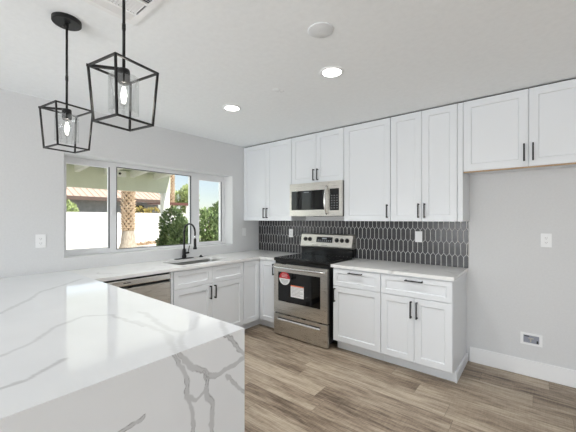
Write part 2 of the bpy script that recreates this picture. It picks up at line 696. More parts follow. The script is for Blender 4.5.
mb.box((4.2, ROOM_Y - 0.15, -0.1), (ROOM_X + 0.15, ROOM_Y, CEIL))
mb.box((1.0, ROOM_Y - 0.15, 2.15), (4.2, ROOM_Y, CEIL))
mb.box((1.0, ROOM_Y - 0.15, -0.1), (4.2, ROOM_Y, 0.0))
struct(mb.build('wall_rear', 'wall'), 'white wall behind the camera')
# baseboard beside the cabinets
mb = MB()
mb.box((2.888, -0.014, 0.001), (ROOM_X, -0.0005, 0.147), 0.004)
struct(mb.build('baseboard_back', 'trim'), 'tall white baseboard')

# ---- window_1: three lights in a vinyl frame, set deep in the wall
WX = -0.19
mb = MB()
# outer frame with two mullions
holes = []
LIGHTS = [(-2.512, -2.105, 1.080, 1.957), (-2.036, -1.100, 1.060, 1.970), (-0.985, -0.592, 1.066, 1.940)]


def window_frame_mb():
    mb = MB(Matrix(((0, 0, 1, 0), (1, 0, 0, 0), (0, 1, 0, 0), (0, 0, 0, 1))))   # (y, z, x)
    y0, y1, z0, z1 = WY0 + 0.001, WY1 - 0.001, WZ0 + 0.001, WZ1 - 0.001
    mb.plate([(y0, z0), (y1, z0), (y1, z1), (y0, z1)],
             [[(a, c), (b, c), (b, d), (a, d)] for a, b, c, d in LIGHTS], WX - 0.06, WX)
    return mb


window = struct(window_frame_mb().build('window_1', 'vinyl'), 'white vinyl sliding window over the sink')
for (a, b, c, d), g in zip(LIGHTS, (0.014, 0.008, 0.014)):
    mb = MB()
    mb.frame((WX - 0.012, a + 0.0005, c + 0.0005), (0, 1, 0), (0, 0, 1), b - a - 0.001, d - c - 0.001, 0.014, g)
    sash = mb.build('sash', 'gasket' if g < 0.01 else 'vinyl', window)
    mb = MB()
    mb.box((WX - 0.034, a + 0.001, c + 0.001), (WX - 0.030, b - 0.001, d - 0.001))
    mb.build('pane', 'pane', sash)
# dark weather strip on the right edge of the sliding lights and a latch on the meeting stile
for yy, z0, z1 in ((-2.113, 1.082, 1.955), (-1.106, 1.062, 1.968), (-0.597, 1.068, 1.938)):
    mb = MB()
    mb.box((WX + 0.0025, yy - 0.004, z0), (WX + 0.004, yy + 0.009, z1))
    mb.build('weather_strip', 'gasket', window)
mb = MB()
mb.box((WX + 0.0005, -2.092, 1.44), (WX + 0.02, -2.064, 1.52), 0.004)
mb.build('latch', 'vinyl', window)

# ================================================================== COUNTERTOPS
CT0, CT1 = 0.884, 0.914


def rounded(x0, y0, x1, y1, r, n=6):
    out = []
    for cx, cy, a0 in ((x1 - r, y1 - r, 0), (x0 + r, y1 - r, 90), (x0 + r, y0 + r, 180), (x1 - r, y0 + r, 270)):
        for i in range(n + 1):
            a = math.radians(a0 + 90 * i / n)
            out.append((cx + r * math.cos(a), cy + r * math.sin(a)))
    return out


SX0, SX1, SY0, SY1 = 0.135, 0.525, -1.70, -1.03
mb = MB()
mb.plate([(0.001, -2.5385), (0.645, -2.5385), (0.645, -0.645), (0.903, -0.645), (0.903, -0.001), (0.001, -0.001)],
         [rounded(SX0, SY0, SX1, SY1, 0.05)], CT0, CT1)
tag(mb.build('countertop', 'quartz', None, (0.32, -1.2, CT0)), 'white quartz countertop under the window with sink cutout, turning into the corner', 'countertop')
mb = MB()
mb.plate([(1.694, -0.645), (2.872, -0.645), (2.872, -0.001), (1.694, -0.001)], [], CT0, CT1)
tag(mb.build('countertop', 'quartz', None, (2.28, -0.32, CT0)), 'short white quartz countertop right of the stainless range', 'countertop')

# ---- peninsula with mitred waterfall end, veins mapped along traced paths
PX, PY0, PY1 = 2.40, -3.48, -2.54
VW = [([(-2.646, 0.918), (-2.604, 0.869), (-2.552, 0.805), (-2.53, .78)], .0065),
      ([(-2.882, 0.917), (-2.845, 0.857), (-2.829, 0.793), (-2.824, 0.738), (-2.807, 0.687), (-2.802, 0.625), (-2.80, 0.5), (-2.83, .3), (-2.80, .0)], .0068),
      ([(-2.856, 0.913), (-2.813, 0.85), (-2.773, 0.81), (-2.725, 0.779), (-2.667, 0.769), (-2.611, 0.781), (-2.535, 0.779)], .0085),
      ([(-2.632, 0.747), (-2.604, 0.695), (-2.535, 0.625)], .0065),
      ([(-2.824, 0.738), (-2.785, 0.71), (-2.749, 0.72), (-2.737, 0.755), (-2.753, 0.792)], .006),
      ([(-2.737, 0.781), (-2.737, 0.704), (-2.718, 0.655), (-2.718, 0.549), (-2.70, .3), (-2.66, .0)], .0065),
      ([(-3.45, 0.62), (-3.2, .68), (-3.05, .735), (-2.99, .75)], .004)]
VT = [([(2.41, -2.876), (2.312, -2.834), (2.199, -2.801), (2.055, -2.79), (1.924, -2.804)], .008, .17),
      ([(2.41, -2.85), (2.291, -2.785), (2.236, -2.741), (2.161, -2.77), (2.023, -2.743), (1.884, -2.714), (1.791, -2.722)], .008, .2),
      ([(2.236, -2.741), (2.219, -2.673), (2.105, -2.578)], .007, .15),
      ([(2.403, -2.640), (2.317, -2.594), (2.246, -2.543)], .007, .22),
      ([(1.279, -3.184), (1.045, -3.03), (0.837, -2.912), (0.702, -2.75), (.55, -2.6)], .009, .26),
      ([(2.05, -3.45), (1.938, -3.276), (1.865, -3.163), (1.734, -3.07), (1.652, -2.933), (1.736, -2.839), (2.031, -2.809)], .0055, .26),
      ([(2.30, -3.45), (2.228, -3.31), (2.213, -3.258), (2.143, -3.146)], .006, .4)]
rng = np.random.default_rng(3)


def value_noise(a, b, cell, seed):
    r = np.random.default_rng(seed).random((64, 64))
    x, y = a / cell, b / cell
    xi, yi = np.floor(x).astype(int), np.floor(y).astype(int)
    fx, fy = x - xi, y - yi
    fx, fy = fx * fx * (3 - 2 * fx), fy * fy * (3 - 2 * fy)
    g = lambda i, j: r[i % 64, j % 64]
    return (g(xi, yi) * (1 - fx) + g(xi + 1, yi) * fx) * (1 - fy) + (g(xi, yi + 1) * (1 - fx) + g(xi + 1, yi + 1) * fx) * fy


def polydist(a, b, pts):
    d = np.full(a.shape, 9.0)
    for (x0, y0), (x1, y1) in zip(pts, pts[1:]):
        dx, dy = x1 - x0, y1 - y0
        tt = np.clip(((a - x0) * dx + (b - y0) * dy) / (dx * dx + dy * dy), 0, 1)
        d = np.minimum(d, np.hypot(a - x0 - tt * dx, b - y0 - tt * dy))
    return d


def veins(a, b, paths, edge, fill, soft):
    wa = a + (value_noise(a, b, .05, 1) - .5) * .016 + (value_noise(a, b, .015, 2) - .5) * .008
    wb = b + (value_noise(a, b, .05, 3) - .5) * .016 + (value_noise(a, b, .015, 4) - .5) * .008
    out = np.zeros(a.shape)
    band = np.full(a.shape, 9.0)
    for p in paths:
        pts, w = p[0], p[1]
        k = p[2] if len(p) > 2 else 1.0
        wl = w * (0.7 + 0.7 * value_noise(a, b, .09, 7))
        d = polydist(wa, wb, pts)
        f = np.clip((wl + soft - d) / soft, 0, 1) * fill
        ed = np.clip(1 - np.abs(d - wl) / 0.0026, 0, 1) * edge * np.clip(value_noise(a, b, .06, 9) * 2.4 - .45, 0, 1)
        out = np.maximum(out, np.maximum(f, ed) * k)
    return np.clip(out, 0, 1)


def veined_slab(name, parent, kind, step):
    """subdivided visible face plus the rest of the slab as one mesh"""
    if kind == 'top':
        us = np.linspace(0.001, PX, int(PX / step)); vs = np.linspace(PY0, PY1, int((PY1 - PY0) / step))
        f = lambda u, v: (u, v, CT1)
    else:
        us = np.linspace(PY0, PY1, int((PY1 - PY0) / step)); vs = np.linspace(0.001, CT1, int(CT1 / step))
        f = lambda u, v: (PX, u, v)
    U, V = np.meshgrid(us, vs, indexing='ij')
    vals = veins(U, V, VT if kind == 'top' else VW, 0.35 if kind == 'top' else 0.95, 1.0 if kind == 'top' else 0.38, .006 if kind == 'top' else .003)
    nu, nv = len(us), len(vs)
    verts = [f(u, v) for u in us for v in vs]
    faces = [(i * nv + j, (i + 1) * nv + j, (i + 1) * nv + j + 1, i * nv + j + 1) for i in range(nu - 1) for j in range(nv - 1)]
    # back and sides
    b0 = len(verts)
    if kind == 'top':
        verts += [(0.001, PY0, CT0), (PX - .03, PY0, CT0), (PX - .03, PY1, CT0), (0.001, PY1, CT0)]
    else:
        verts += [(PX - .03, PY0, 0.001), (PX - .03, PY1, 0.001), (PX - .03, PY1, CT1 - .0305), (PX - .03, PY0, CT1 - .0305)]
    cs = [0, (nu - 1) * nv, (nu - 1) * nv + nv - 1, nv - 1]
    faces.append((b0, b0 + 3, b0 + 2, b0 + 1))
    for i in range(4):
        j = (i + 1) % 4
        faces.append((cs[i], b0 + i, b0 + j, cs[j]))
    org = ORIGIN[parent.name]
    me = bpy.data.meshes.new(name)
    me.from_pydata([tuple(Vector(p) - org) for p in verts], [], faces)
    at = me.attributes.new('vein', 'FLOAT', 'POINT')
    at.data.foreach_set('value', np.concatenate([vals.ravel(), np.zeros(4)]).astype(np.float32))
    me.materials.append(M['veined'])
    bm = bmesh.new(); bm.from_mesh(me); bmesh.ops.recalc_face_normals(bm, faces=bm.faces[:]); bm.to_mesh(me); bm.free()
    o = bpy.data.objects.new(name, me)
    COL.objects.link(o)
    o.parent = parent
    ORIGIN[o.name] = org
    return o


pen = thing('kitchen_peninsula', (1.2, -3.0, 0), 'white quartz peninsula with grey-veined waterfall end, nearest the viewer', 'peninsula')
veined_slab('tabletop', pen, 'top', 0.008)
tag(veined_slab('waterfall_panel', pen, 'side', 0.003), 'vertical quartz end panel with bold grey veins')
mb = MB()
mb.box((0.001, -3.20, 0.10), (PX - 0.031, -2.58, CT0 - 0.001))
mb.box((0.001, -3.17, 0.001), (PX - 0.031, -2.64, 0.10))
mb.build('cabinet_body', 'cab', pen)

# ================================================================== BASE CABINETS
KICK = 0.105
DT, DB = 0.872, 0.112   # top and bottom of fronts


def carcass(parent, a, b, toe):
    mb = MB()
    mb.box(a, b)
    o = mb.build('body', 'cab', parent)
    mb = MB()
    for q in toe:
        mb.box(q[0], q[1], 0.002)
    mb.build('toe_kick', 'cab', parent)
    return o


FB = 0.611    # carcass face distance from the wall
# right of range: single-door cabinet
c = thing('base_cabinet', (1.975, -0.3, 0), 'white base cabinet with one drawer over one door, right beside the range', 'cabinet', 'base cabinets')
carcass(c, (1.713, -FB, KICK), (2.2385, -0.001, CT0 - 0.001), [((1.713, -0.533, 0.001), (2.2385, -0.52, KICK - 0.0005))])
mt = face_stove(0, -FB, 0)
front(c, 'drawer', mt, 1.716, 0.692, 0.520, DT - 0.692, (1.976, 0.842, 0.15, False), 0.045)
front(c, 'door', mt, 1.716, DB, 0.520, 0.688 - DB, (1.738, 0.595, 0.145, True))
# double-door cabinet
c = thing('base_cabinet', (2.55, -0.3, 0), 'white base cabinet with one wide drawer over two doors, at right end of its run', 'cabinet', 'base cabinets')
carcass(c, (2.2395, -FB, KICK), (2.858, -0.001, CT0 - 0.001), [((2.2395, -0.533, 0.001), (2.858, -0.52, KICK - 0.0005))])
front(c, 'drawer', mt, 2.242, 0.692, 0.613, DT - 0.692, (2.5485, 0.842, 0.155, False), 0.045)
front(c, 'door', mt, 2.242, DB, 0.305, 0.688 - DB, (2.523, 0.585, 0.15, True))
front(c, 'door', mt, 2.550, DB, 0.305, 0.688 - DB, (2.574, 0.585, 0.15, True))
mb = MB()
mb.box((2.8585, -0.545, 0.001), (2.874, -0.016, 0.080), 0.002)
mb.build('side_kick', 'cab', c)
mb = MB()
mb.box((2.840, -0.519, 0.001), (2.858, -0.016, KICK - 0.0005))
mb.build('end_panel', 'cab', c)

# corner cabinet (L-shaped, bifold door)
c = thing('corner_cabinet', (0.45, -0.45, 0), 'white L-shaped corner base cabinet with folding door, left of the range', 'cabinet', 'base cabinets')
mb = MB()
L = [(0.001, -0.001), (0.001, -0.908), (FB, -0.908), (FB, -FB), (0.9025, -FB), (0.9025, -0.001)]
mb.plate(L, [], KICK, CT0 - 0.001)
mb.build('body', 'cab', c)
mb = MB()
mb.plate([(0.52, -0.908), (0.533, -0.908), (0.533, -0.533), (0.903, -0.533), (0.903, -0.52), (0.52, -0.52)], [], 0.001, KICK - 0.0005)
mb.build('toe_kick', 'cab', c)
front(c, 'door', face_window(FB, 0, 0), -0.905, DB, 0.905 - 0.634, DT - DB)
front(c, 'door', mt, 0.634, DB, 0.901 - 0.634, DT - DB, (0.878, 0.775, 0.14, True))

# sink cabinet
c = thing('sink_cabinet', (0.3, -1.37, 0), 'white sink base cabinet with two false drawer fronts and two doors, under the faucet', 'cabinet', 'base cabinets')
mb = MB()
y0, y1 = -1.834, -0.910
mb.box((0.001, y0, KICK), (FB, y1, KICK + 0.018))
mb.box((0.001, y0, KICK + 0.018), (FB, y0 + 0.018, CT0 - 0.001))
mb.box((0.001, y1 - 0.018, KICK + 0.018), (FB, y1, CT0 - 0.001))
mb.box((FB - 0.018, y0 + 0.018, KICK + 0.018), (FB, y1 - 0.018, CT0 - 0.001))
mb.box((0.001, y0 + 0.018, KICK + 0.018), (0.013, y1 - 0.018, CT0 - 0.001))
mb.build('body', 'cab', c)
mb = MB()
mb.box((0.52, y0, 0.001), (0.533, y1, KICK - 0.0005), 0.002)
mb.build('toe_kick', 'cab', c)
mw = face_window(FB, 0, 0)
W2 = (y1 - y0) / 2
ym = (y0 + y1) / 2
for k, (ya, yb) in enumerate(((y0 + 0.003, ym - 0.0015), (ym + 0.0015, y1 - 0.003))):
    front(c, 'false_drawer', mw, ya, 0.692, yb - ya, DT - 0.692, None, 0.045)
    front(c, 'door', mw, ya, DB, yb - ya, 0.688 - DB, ((ym - 0.03 if k == 0 else ym + 0.03), 0.598, 0.145, True))
# filler strip beside the dishwasher
mb = MB()
mb.box((0.02, -1.862, 0.001), (FB + 0.015, -1.836, CT0 - 0.001), 0.002)
tag(mb.build('filler_panel', 'cab', None, (0.3, -1.85, 0)), 'narrow white filler strip between dishwasher and sink cabinet', 'filler panel')

# dishwasher
dw = thing('dishwasher', (0.3, -2.16, 0), 'stainless steel dishwasher under the window counter', 'dishwasher')
mb = MB()
mb.box((0.03, -2.462, 0.10), (0.60, -1.866, 0.872))
mb.box((0.03, -2.44, 0.001), (0.55, -1.89, 0.10))
mb.build('body', 'blackplastic', dw)
mb = MB()
mb.box((0.601, -2.460, 0.125), (0.632, -1.868, 0.790), 0.004, 2)
mb.build('door', 'steel', dw)
mb = MB()
mb.box((0.601, -2.460, 0.815), (0.640, -1.868, 0.866), 0.006, 2)
cp = mb.build('control_panel', 'steellight', dw)
mb = MB()
mb.box((0.601, -2.455, 0.792), (0.612, -1.873, 0.813))
mb.build('pocket_handle', 'blackplastic', dw)
mb = MB()
mb.box((0.6405, -2.31, 0.838), (0.642, -2.25, 0.845))
mb.build('badge', 'slot', cp)

# ================================================================== UPPER CABINETS
UB, UT, UF = 1.372, 2.448, 0.311
mu = face_stove(0, -UF, 0)


def upper(x0, x1, z0, label, doors, hz=None, group='wall cabinets', carc_x1=None, z_gap=True):
    c = thing('wall_cabinet', ((x0 + x1) / 2, -UF / 2, z0), label, 'cabinet', group)
    mb = MB()
    mb.box((x0, -UF, z0 + 0.004), (x1, -0.001, UT - 0.004))
    mb.build('body', 'cab', c)
    hz = hz or z0 + 0.105
    for (a, b, side) in doors:
        u = a + 0.027 if side == 'l' else b - 0.027
        front(c, 'door', mu, a, z0, b - a, UT - z0, (u, hz, 0.14, True), 0.06)
    return c


upper(0.002, 0.9135, UB, 'tall white wall cabinet in the corner by the window, two doors', [(0.004, 0.4565, 'r'), (0.4595, 0.911, 'l')])
upper(0.9150, 1.6770, 1.842, 'short white wall cabinet directly above the microwave, two doors', [(0.918, 1.2945, 'r'), (1.2975, 1.674, 'l')], 1.842 + 0.095)
upper(1.6785, 2.2185, UB, 'tall white single-door wall cabinet just right of the microwave', [(1.681, 2.216, 'r')])
c = upper(2.2200, 2.8380, UB, 'tall white two-door wall cabinet above the right counter', [(2.2225, 2.5275, 'r'), (2.5305, 2.8355, 'l')])
mb = MB()
mb.box((2.8390, -UF - 0.017, UB), (2.8820, -0.001, UT), 0.002)
mb.build('filler_strip', 'cab', c)
c = upper(2.8835, 3.8135, 1.822, 'short wide white wall cabinet over the empty fridge space', [(2.886, 3.3475, 'r'), (3.3505, 3.811, 'l')], 1.822 + 0.112)
mb = MB()
mb.box((2.884, -UF - 0.002, 1.813), (3.8135, -UF + 0.03, 1.8255), 0.001)
tag(mb.build('bottom_rail', 'ply', c), 'raw plywood edge along the cabinet bottom')
# dark strip fills the gap above the wall cabinets, painting in its shade
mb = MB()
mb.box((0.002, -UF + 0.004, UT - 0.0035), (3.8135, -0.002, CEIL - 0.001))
struct(mb.build('gap_shade', 'dark'), 'dark strip standing in for shade in the gap between wall cabinets and ceiling')

# ================================================================== BACKSPLASH
TW, TP, TIP, G, TH = 0.0515, 0.130, 0.030, 0.0062, 0.006
BX0, BX1, BZ0, BZ1 = 0.002, 2.880, 0.9145, 1.3715


def clip(poly, axis, val, keep_less):
    out = []
    for i in range(len(poly)):
        a, b = poly[i], poly[(i + 1) % len(poly)]
        ia = (a[axis] <= val) if keep_less else (a[axis] >= val)
        ib = (b[axis] <= val) if keep_less else (b[axis] >= val)
        if ia:
            out.append(a)
        if ia != ib:
            tt = (val - a[axis]) / (b[axis] - a[axis])
            out.append((a[0] + tt * (b[0] - a[0]), a[1] + tt * (b[1] - a[1])))
    return out


bs = thing('backsplash', (1.44, 0, 0.914), 'charcoal elongated-hexagon tile backsplash with pale grout between counter and wall cabinets', 'backsplash')
mb = MB()
mb.box((BX0, -0.005, BZ0), (BX1, -0.0008, BZ1))
mb.build('grout_bed', 'grout', bs)
mb = MB()
for r in range(-1, 5):
    zc = 1.29 + 0.065 - r * TP            # tile centre of this row
    for k in range(-1, int((BX1 - BX0) / TW) + 2):
        xc_ = BX0 + (k + (0.5 if r % 2 else 0.0)) * TW
        hw, hs, ht = TW / 2 - G / 2, (TP - TIP) / 2, (TP + TIP) / 2 - G * 0.6
        P = [(xc_ + hw, zc - hs), (xc_ + hw, zc + hs), (xc_, zc + ht), (xc_ - hw, zc + hs), (xc_ - hw, zc - hs), (xc_, zc - ht)]
        for ax, v_, kl in ((0, BX0, False), (0, BX1 - 0.004, True), (1, BZ0, False), (1, BZ1, True)):
            if P:
                P = clip(P, ax, v_, kl)
        if len(P) < 3:
            continue
        n = len(P)
        cx0, cz0 = sum(p[0] for p in P) / n, sum(p[1] for p in P) / n
        ins = lambda p: (p[0] + (cx0 - p[0]) * 0.04, p[1] + (cz0 - p[1]) * 0.015)
        pts = [(p[0], -0.0049, p[1]) for p in P] + [(p[0], -TH - 0.001, p[1]) for p in P] + [(ins(p)[0], -TH - 0.002, ins(p)[1]) for p in P]
        fs = [tuple(2 * n + i for i in range(n))]
        for a in (0, 1):
            fs += [(a * n + i, a * n + (i + 1) % n, (a + 1) * n + (i + 1) % n, (a + 1) * n + i) for i in range(n)]
        mb.poly(pts, fs)
mb.build('tile_field', 'tile', bs)

# ================================================================== RANGE
RX0, RX1 = 0.915, 1.683
rg = thing('range', (1.3, -0.35, 0), 'stainless steel electric range with black glass cooktop, stickers on its oven door', 'range')
mb = MB()
mb.box((RX0, -0.632, 0.05), (RX1, -0.03, 0.893))
mb.build('body', 'blackplastic', rg)
mb = MB()
mb.box((RX0 - 0.001, -0.672, 0.893), (RX1 + 0.001, -0.105, 0.932), 0.012, 3)
ctop = mb.build('cooktop', 'cooktop', rg)
for bx, by, r in ((1.11, -0.50, 0.105), (1.11, -0.24, 0.075), (1.49, -0.50, 0.085), (1.49, -0.24, 0.105)):
    mb = MB()
    for r0, r1 in ((r - 0.003, r), (r * 0.62 - 0.002, r * 0.62)):
        n = 40
        P = [(bx + q * math.cos(2 * math.pi * i / n), by + q * math.sin(2 * math.pi * i / n), 0.9325) for q in (r0, r1) for i in range(n)]
        mb.poly(P, [(i, (i + 1) % n, n + (i + 1) % n, n + i) for i in range(n)])
    mb.build('burner_ring', 'ring', ctop)
# oven door
DY = -0.634
mb = MB(face_stove(0, DY, 0))
mb.plate([(0.918, 0.272), (1.680, 0.272), (1.680, 0.858), (0.918, 0.858)], [[(0.985, 0.415), (1.588, 0.415), (1.588, 0.765), (0.985, 0.765)]], 0, 0.034)
door = mb.build('oven_door', 'steel', rg)
mb = MB()
mb.box((0.980, DY - 0.027, 0.410), (1.593, DY - 0.012, 0.770))
og = mb.build('window_glass', 'ovenglass', door)
mb = MB()
mb.box((1.09, DY - 0.0277, 0.44), (1.50, DY - 0.0269, 0.70))
# door handle: wide curved bar with end brackets
mb2 = MB()
pts, n = [], 16
for i in range(n + 1):
    q = i / n
    pts.append((0.935 + 0.735 * q, DY - 0.072 - 0.012 * math.sin(math.pi * q), 0.822))
mb2.tube(pts, 0.0135, 12)
for xx in (0.955, 1.650):
    mb2.box((xx - 0.014, DY - 0.075, 0.810), (xx + 0.014, DY - 0.0345, 0.834), 0.004)
mb2.build('handle', 'steellight', door)
mb.bm.free()
# stickers on the door glass
mb = MB(face_stove(0, DY - 0.0272, 0))
cx_, cz_, a_, b_ = 1.080, 0.690, 0.083, 0.077
for up, sl in ((True, 0), (False, 1)):
    n = 24
    ring = [(cx_ + a_ * math.cos(math.pi * i / n), cz_ + (1 if up else -1) * b_ * math.sin(math.pi * i / n)) for i in range(n + 1)]
    P = [(p[0], p[1], 0.0) for p in ring] + [(p[0], p[1], 0.0006) for p in ring]
    m_ = n + 1
    fs = [tuple(range(m_, 2 * m_))] + [(i, (i + 1) % m_, m_ + (i + 1) % m_, m_ + i) for i in range(m_)]
    mb.poly(P, fs, sl)
for k, (w_, zz) in enumerate(((0.07, 0.742), (0.10, 0.726), (0.085, 0.710))):
    mb.box((cx_ - w_ / 2, zz - 0.003, 0.0006), (cx_ + w_ / 2, zz + 0.003, 0.0010), slot=2)
for k, (w_, zz) in enumerate(((0.11, 0.672), (0.10, 0.660), (0.09, 0.648), (0.06, 0.634))):
    mb.box((cx_ - w_ / 2, zz - 0.002, 0.0006), (cx_ + w_ / 2, zz + 0.002, 0.0010), slot=3)
tag(mb.build('round_sticker', ['paperred', 'paper', 'printwhite', 'print'], door), 'round red and white sticker')
mb = MB(face_stove(0, DY - 0.0272, 0))
mb.box((1.175, 0.488, 0), (1.362, 0.625, 0.0006))
mb.box((1.175, 0.611, 0.0006), (1.362, 0.625, 0.001), slot=1)
for k in range(7):
    zz = 0.600 - k * 0.015
    mb.box((1.185, zz - 0.0022, 0.0006), (1.35 - (0.04 if k % 3 == 2 else 0), zz + 0.0022, 0.001), slot=2)
tag(mb.build('label_sticker', ['paper', 'paperorange', 'print'], door), 'white rectangular sticker with an orange top stripe')
# storage drawer with a long recessed grip
mb = MB()
mb.box((0.918, DY - 0.034, 0.014), (1.680, DY, 0.258), 0.004, 2)
dr = mb.build('drawer', 'steel', rg)
mb = MB(face_stove(0, DY - 0.0345, 0))
P = [(0.190, 0.0), (0.192, 0.018), (0.197, 0.018), (0.209, 0.003), (0.209, 0.0)]
k = len(P)
mb.poly([(0.985, z, q) for z, q in P] + [(1.590, z, q) for z, q in P],
        [tuple(range(k)), tuple(range(2 * k - 1, k - 1, -1))] + [(i, (i + 1) % k, k + (i + 1) % k, k + i) for i in range(k)])
mb.build('grip', 'steellight', dr)
mb = MB(face_stove(0, DY - 0.0345, 0))
mb.box((0.985, 0.2095, 0), (1.590, 0.221, 0.001))
mb.build('grip_recess', 'slot', dr)
for fx_, fy_ in ((0.96, -0.60), (1.64, -0.60), (0.96, -0.10), (1.64, -0.10)):
    mb = MB()
    mb.cyl((fx_, fy_, 0.0005), (fx_, fy_, 0.05), 0.018, 0.014, 12)
    mb.build('foot', 'blackplastic', rg)
# backguard
mb = MB()
P = [(-0.012, 0.933), (-0.105, 0.933), (-0.105, 1.030), (-0.012, 1.030)]
P3 = [(RX0, y, z) for y, z in P] + [(RX1, y, z) for y, z in P]
mb.poly(P3, [(0, 1, 2, 3), (7, 6, 5, 4), (0, 4, 5, 1), (1, 5, 6, 2), (2, 6, 7, 3), (3, 7, 4, 0)])
mb.build('backguard_base', 'cooktop', rg)
mb = MB()
P = [(-0.012, 1.0305), (-0.122, 1.0305), (-0.126, 1.045), (-0.092, 1.192), (-0.080, 1.202), (-0.012, 1.202)]
k = len(P)
P3 = [(RX0 + 0.001, y, z) for y, z in P] + [(RX1 - 0.001, y, z) for y, z in P]
mb.poly(P3, [tuple(range(k)), tuple(range(2 * k - 1, k - 1, -1))] + [(i, (i + 1) % k, k + (i + 1) % k, k + i) for i in range(k)])
gd = mb.build('control_panel', 'steel', rg)
# local frame on the sloped face
nrm = Vector((0, -0.147, -0.034)).cross(Vector((1, 0, 0)))
upv = Vector((0, 0.034, 0.147)).normalized()
nv_ = Vector((1, 0, 0)).cross(upv)
if nv_.y > 0:
    nv_ = -nv_
MG = Matrix(((1, upv.x, nv_.x, 0), (0, upv.y, nv_.y, -0.126), (0, upv.z, nv_.z, 1.045), (0, 0, 0, 1)))
for xx in (0.990, 1.062, 1.468, 1.540, 1.612):
    mb = MB(MG)
    mb.cyl((xx, 0.085, 0), (xx, 0.085, 0.008), 0.027, 0.027, 24)
    mb.cyl((xx, 0.085, 0.008), (xx, 0.085, 0.026), 0.021, 0.018, 24)
    mb.box((xx - 0.003, 0.068, 0.026), (xx + 0.003, 0.102, 0.031), 0.001)
    mb.build('knob', 'blackplastic', gd)
mb = MB(MG)
mb.box((1.165, 0.050, 0), (1.405, 0.122, 0.003), 0.001)
for i in range(7):
    for j in range(2):
        mb.box((1.185 + i * 0.031, 0.060 + j * 0.015, 0.003), (1.203 + i * 0.031, 0.066 + j * 0.015, 0.0034), slot=1)
mb.box((1.25, 0.094, 0.003), (1.32, 0.112, 0.0034), slot=1)
mb.build('display', ['screen', 'segment'], gd)
mb = MB(MG)
for xx in (1.10, 1.24):
    mb.box((xx, 0.010, 0), (xx + 0.10, 0.014, 0.0006))
mb.build('panel_seam', 'slot', gd)

rg.location.x -= 0.010
# ================================================================== MICROWAVE
mwv = thing('microwave', (1.296, -0.2, 1.43), 'stainless steel over-the-range microwave with dark door glass', 'microwave')
MX0, MX1, MZ0, MZ1, MY = 0.9200, 1.6765, 1.432, 1.838, 0.340
mb = MB()
mb.box((MX0, -MY, MZ0), (MX1, -0.008, MZ1))
mb.build('body', 'blackplastic', mwv)
mm = face_stove(0, -MY - 0.0005, 0)
mb = MB(mm)
mb.plate([(MX0, MZ0), (1.503, MZ0), (1.503, MZ1), (MX0, MZ1)], [[(0.949, 1.507), (1.450, 1.507), (1.450, 1.745), (0.949, 1.745)]], 0, 0.036)
dm = mb.build('door', 'steel', mwv)
mb = MB(mm)
mb.box((0.944, 1.502, 0.014), (1.455, 1.750, 0.030))
wg = mb.build('door_window', 'ovenglass', dm)
mb = MB(mm)
mb.box((1.14, 1.722, 0.0302), (1.22, 1.730, 0.0306))
mb.build('badge', 'segment', dm)
mb = MB(mm)
pts = []
for i in range(15):
    q = i / 14
    pts.append((1.482, 1.455 + 0.325 * q, 0.042 + 0.048 * math.sin(math.pi * q) ** 0.7))
mb.tube(pts, 0.0135, 12)
for zz in (1.458, 1.777):
    mb.box((1.469, zz - 0.013, 0.0362), (1.495, zz + 0.013, 0.050), 0.004)
mb.build('handle', 'steellight', dm)
mb = MB(mm)
mb.plate([(1.505, MZ0), (MX1, MZ0), (MX1, MZ1), (1.505, MZ1)], [[(1.516, 1.497), (1.642, 1.497), (1.642, 1.750), (1.516, 1.750)]], 0, 0.036)
cp = mb.build('control_panel', 'steel', mwv)
mb = MB(mm)
mb.box((1.512, 1.493, 0.014), (1.646, 1.754, 0.031))
kp = mb.build('keypad', 'ovenglass', cp)
mb = MB(mm)
mb.box((1.530, 1.708, 0.0312), (1.628, 1.736, 0.0318))
mb.build('clock_display', 'screen', kp)
for i in range(3):
    for j in range(6):
        mb = MB(mm)
        mb.box((1.533 + i * 0.036, 1.520 + j * 0.029, 0.0312), (1.551 + i * 0.036, 1.529 + j * 0.029, 0.0316))
        mb.build('key', 'keyprint', kp)
mb = MB()
mb.box((1.0, -0.33, MZ0 - 0.006), (1.25, -0.12, MZ0 - 0.0005), 0.002)
mb.build('grease_filter', 'steellight', mwv)
mb = MB()
mb.box((1.34, -0.33, MZ0 - 0.006), (1.59, -0.12, MZ0 - 0.0005), 0.002)
mb.build('grease_filter', 'steellight', mwv)

# ================================================================== SINK AND FAUCET
sk = thing('sink', (0.33, -1.365, CT0 - 0.20), 'undermount stainless steel sink below the window', 'sink')
mb = MB()
e = 0.006
rim = rounded(SX0 - 0.02, SY0 - 0.02, SX1 + 0.02, SY1 + 0.02, 0.06)
top = rounded(SX0 - e, SY0 - e, SX1 + e, SY1 + e, 0.052)
bot = rounded(SX0 + 0.006, SY0 + 0.006, SX1 - 0.006, SY1 - 0.006, 0.05)
bt2 = rounded(SX0 + 0.03, SY0 + 0.03, SX1 - 0.03, SY1 - 0.03, 0.04)
n = len(top)
P = []
for loop, z in ((rim, CT0 - 0.001), (top, CT0 - 0.001), (bot, CT0 - 0.185), (bt2, CT0 - 0.198)):
    P += [(p[0], p[1], z) for p in loop]
fs = []
for a in range(3):
    fs += [(a * n + i, a * n + (i + 1) % n, (a + 1) * n + (i + 1) % n, (a + 1) * n + i) for i in range(n)]
fs.append(tuple(range(3 * n, 4 * n)))
mb.poly(P, fs)
mb.build('basin', 'sinksteel', sk)
mb = MB()
mb.lathe([(0.0, 0.004), (0.03, 0.003), (0.045, 0.002), (0.05, 0.0)], (0.33, -1.365, CT0 - 0.1975))
mb.build('drain', 'chrome', sk)

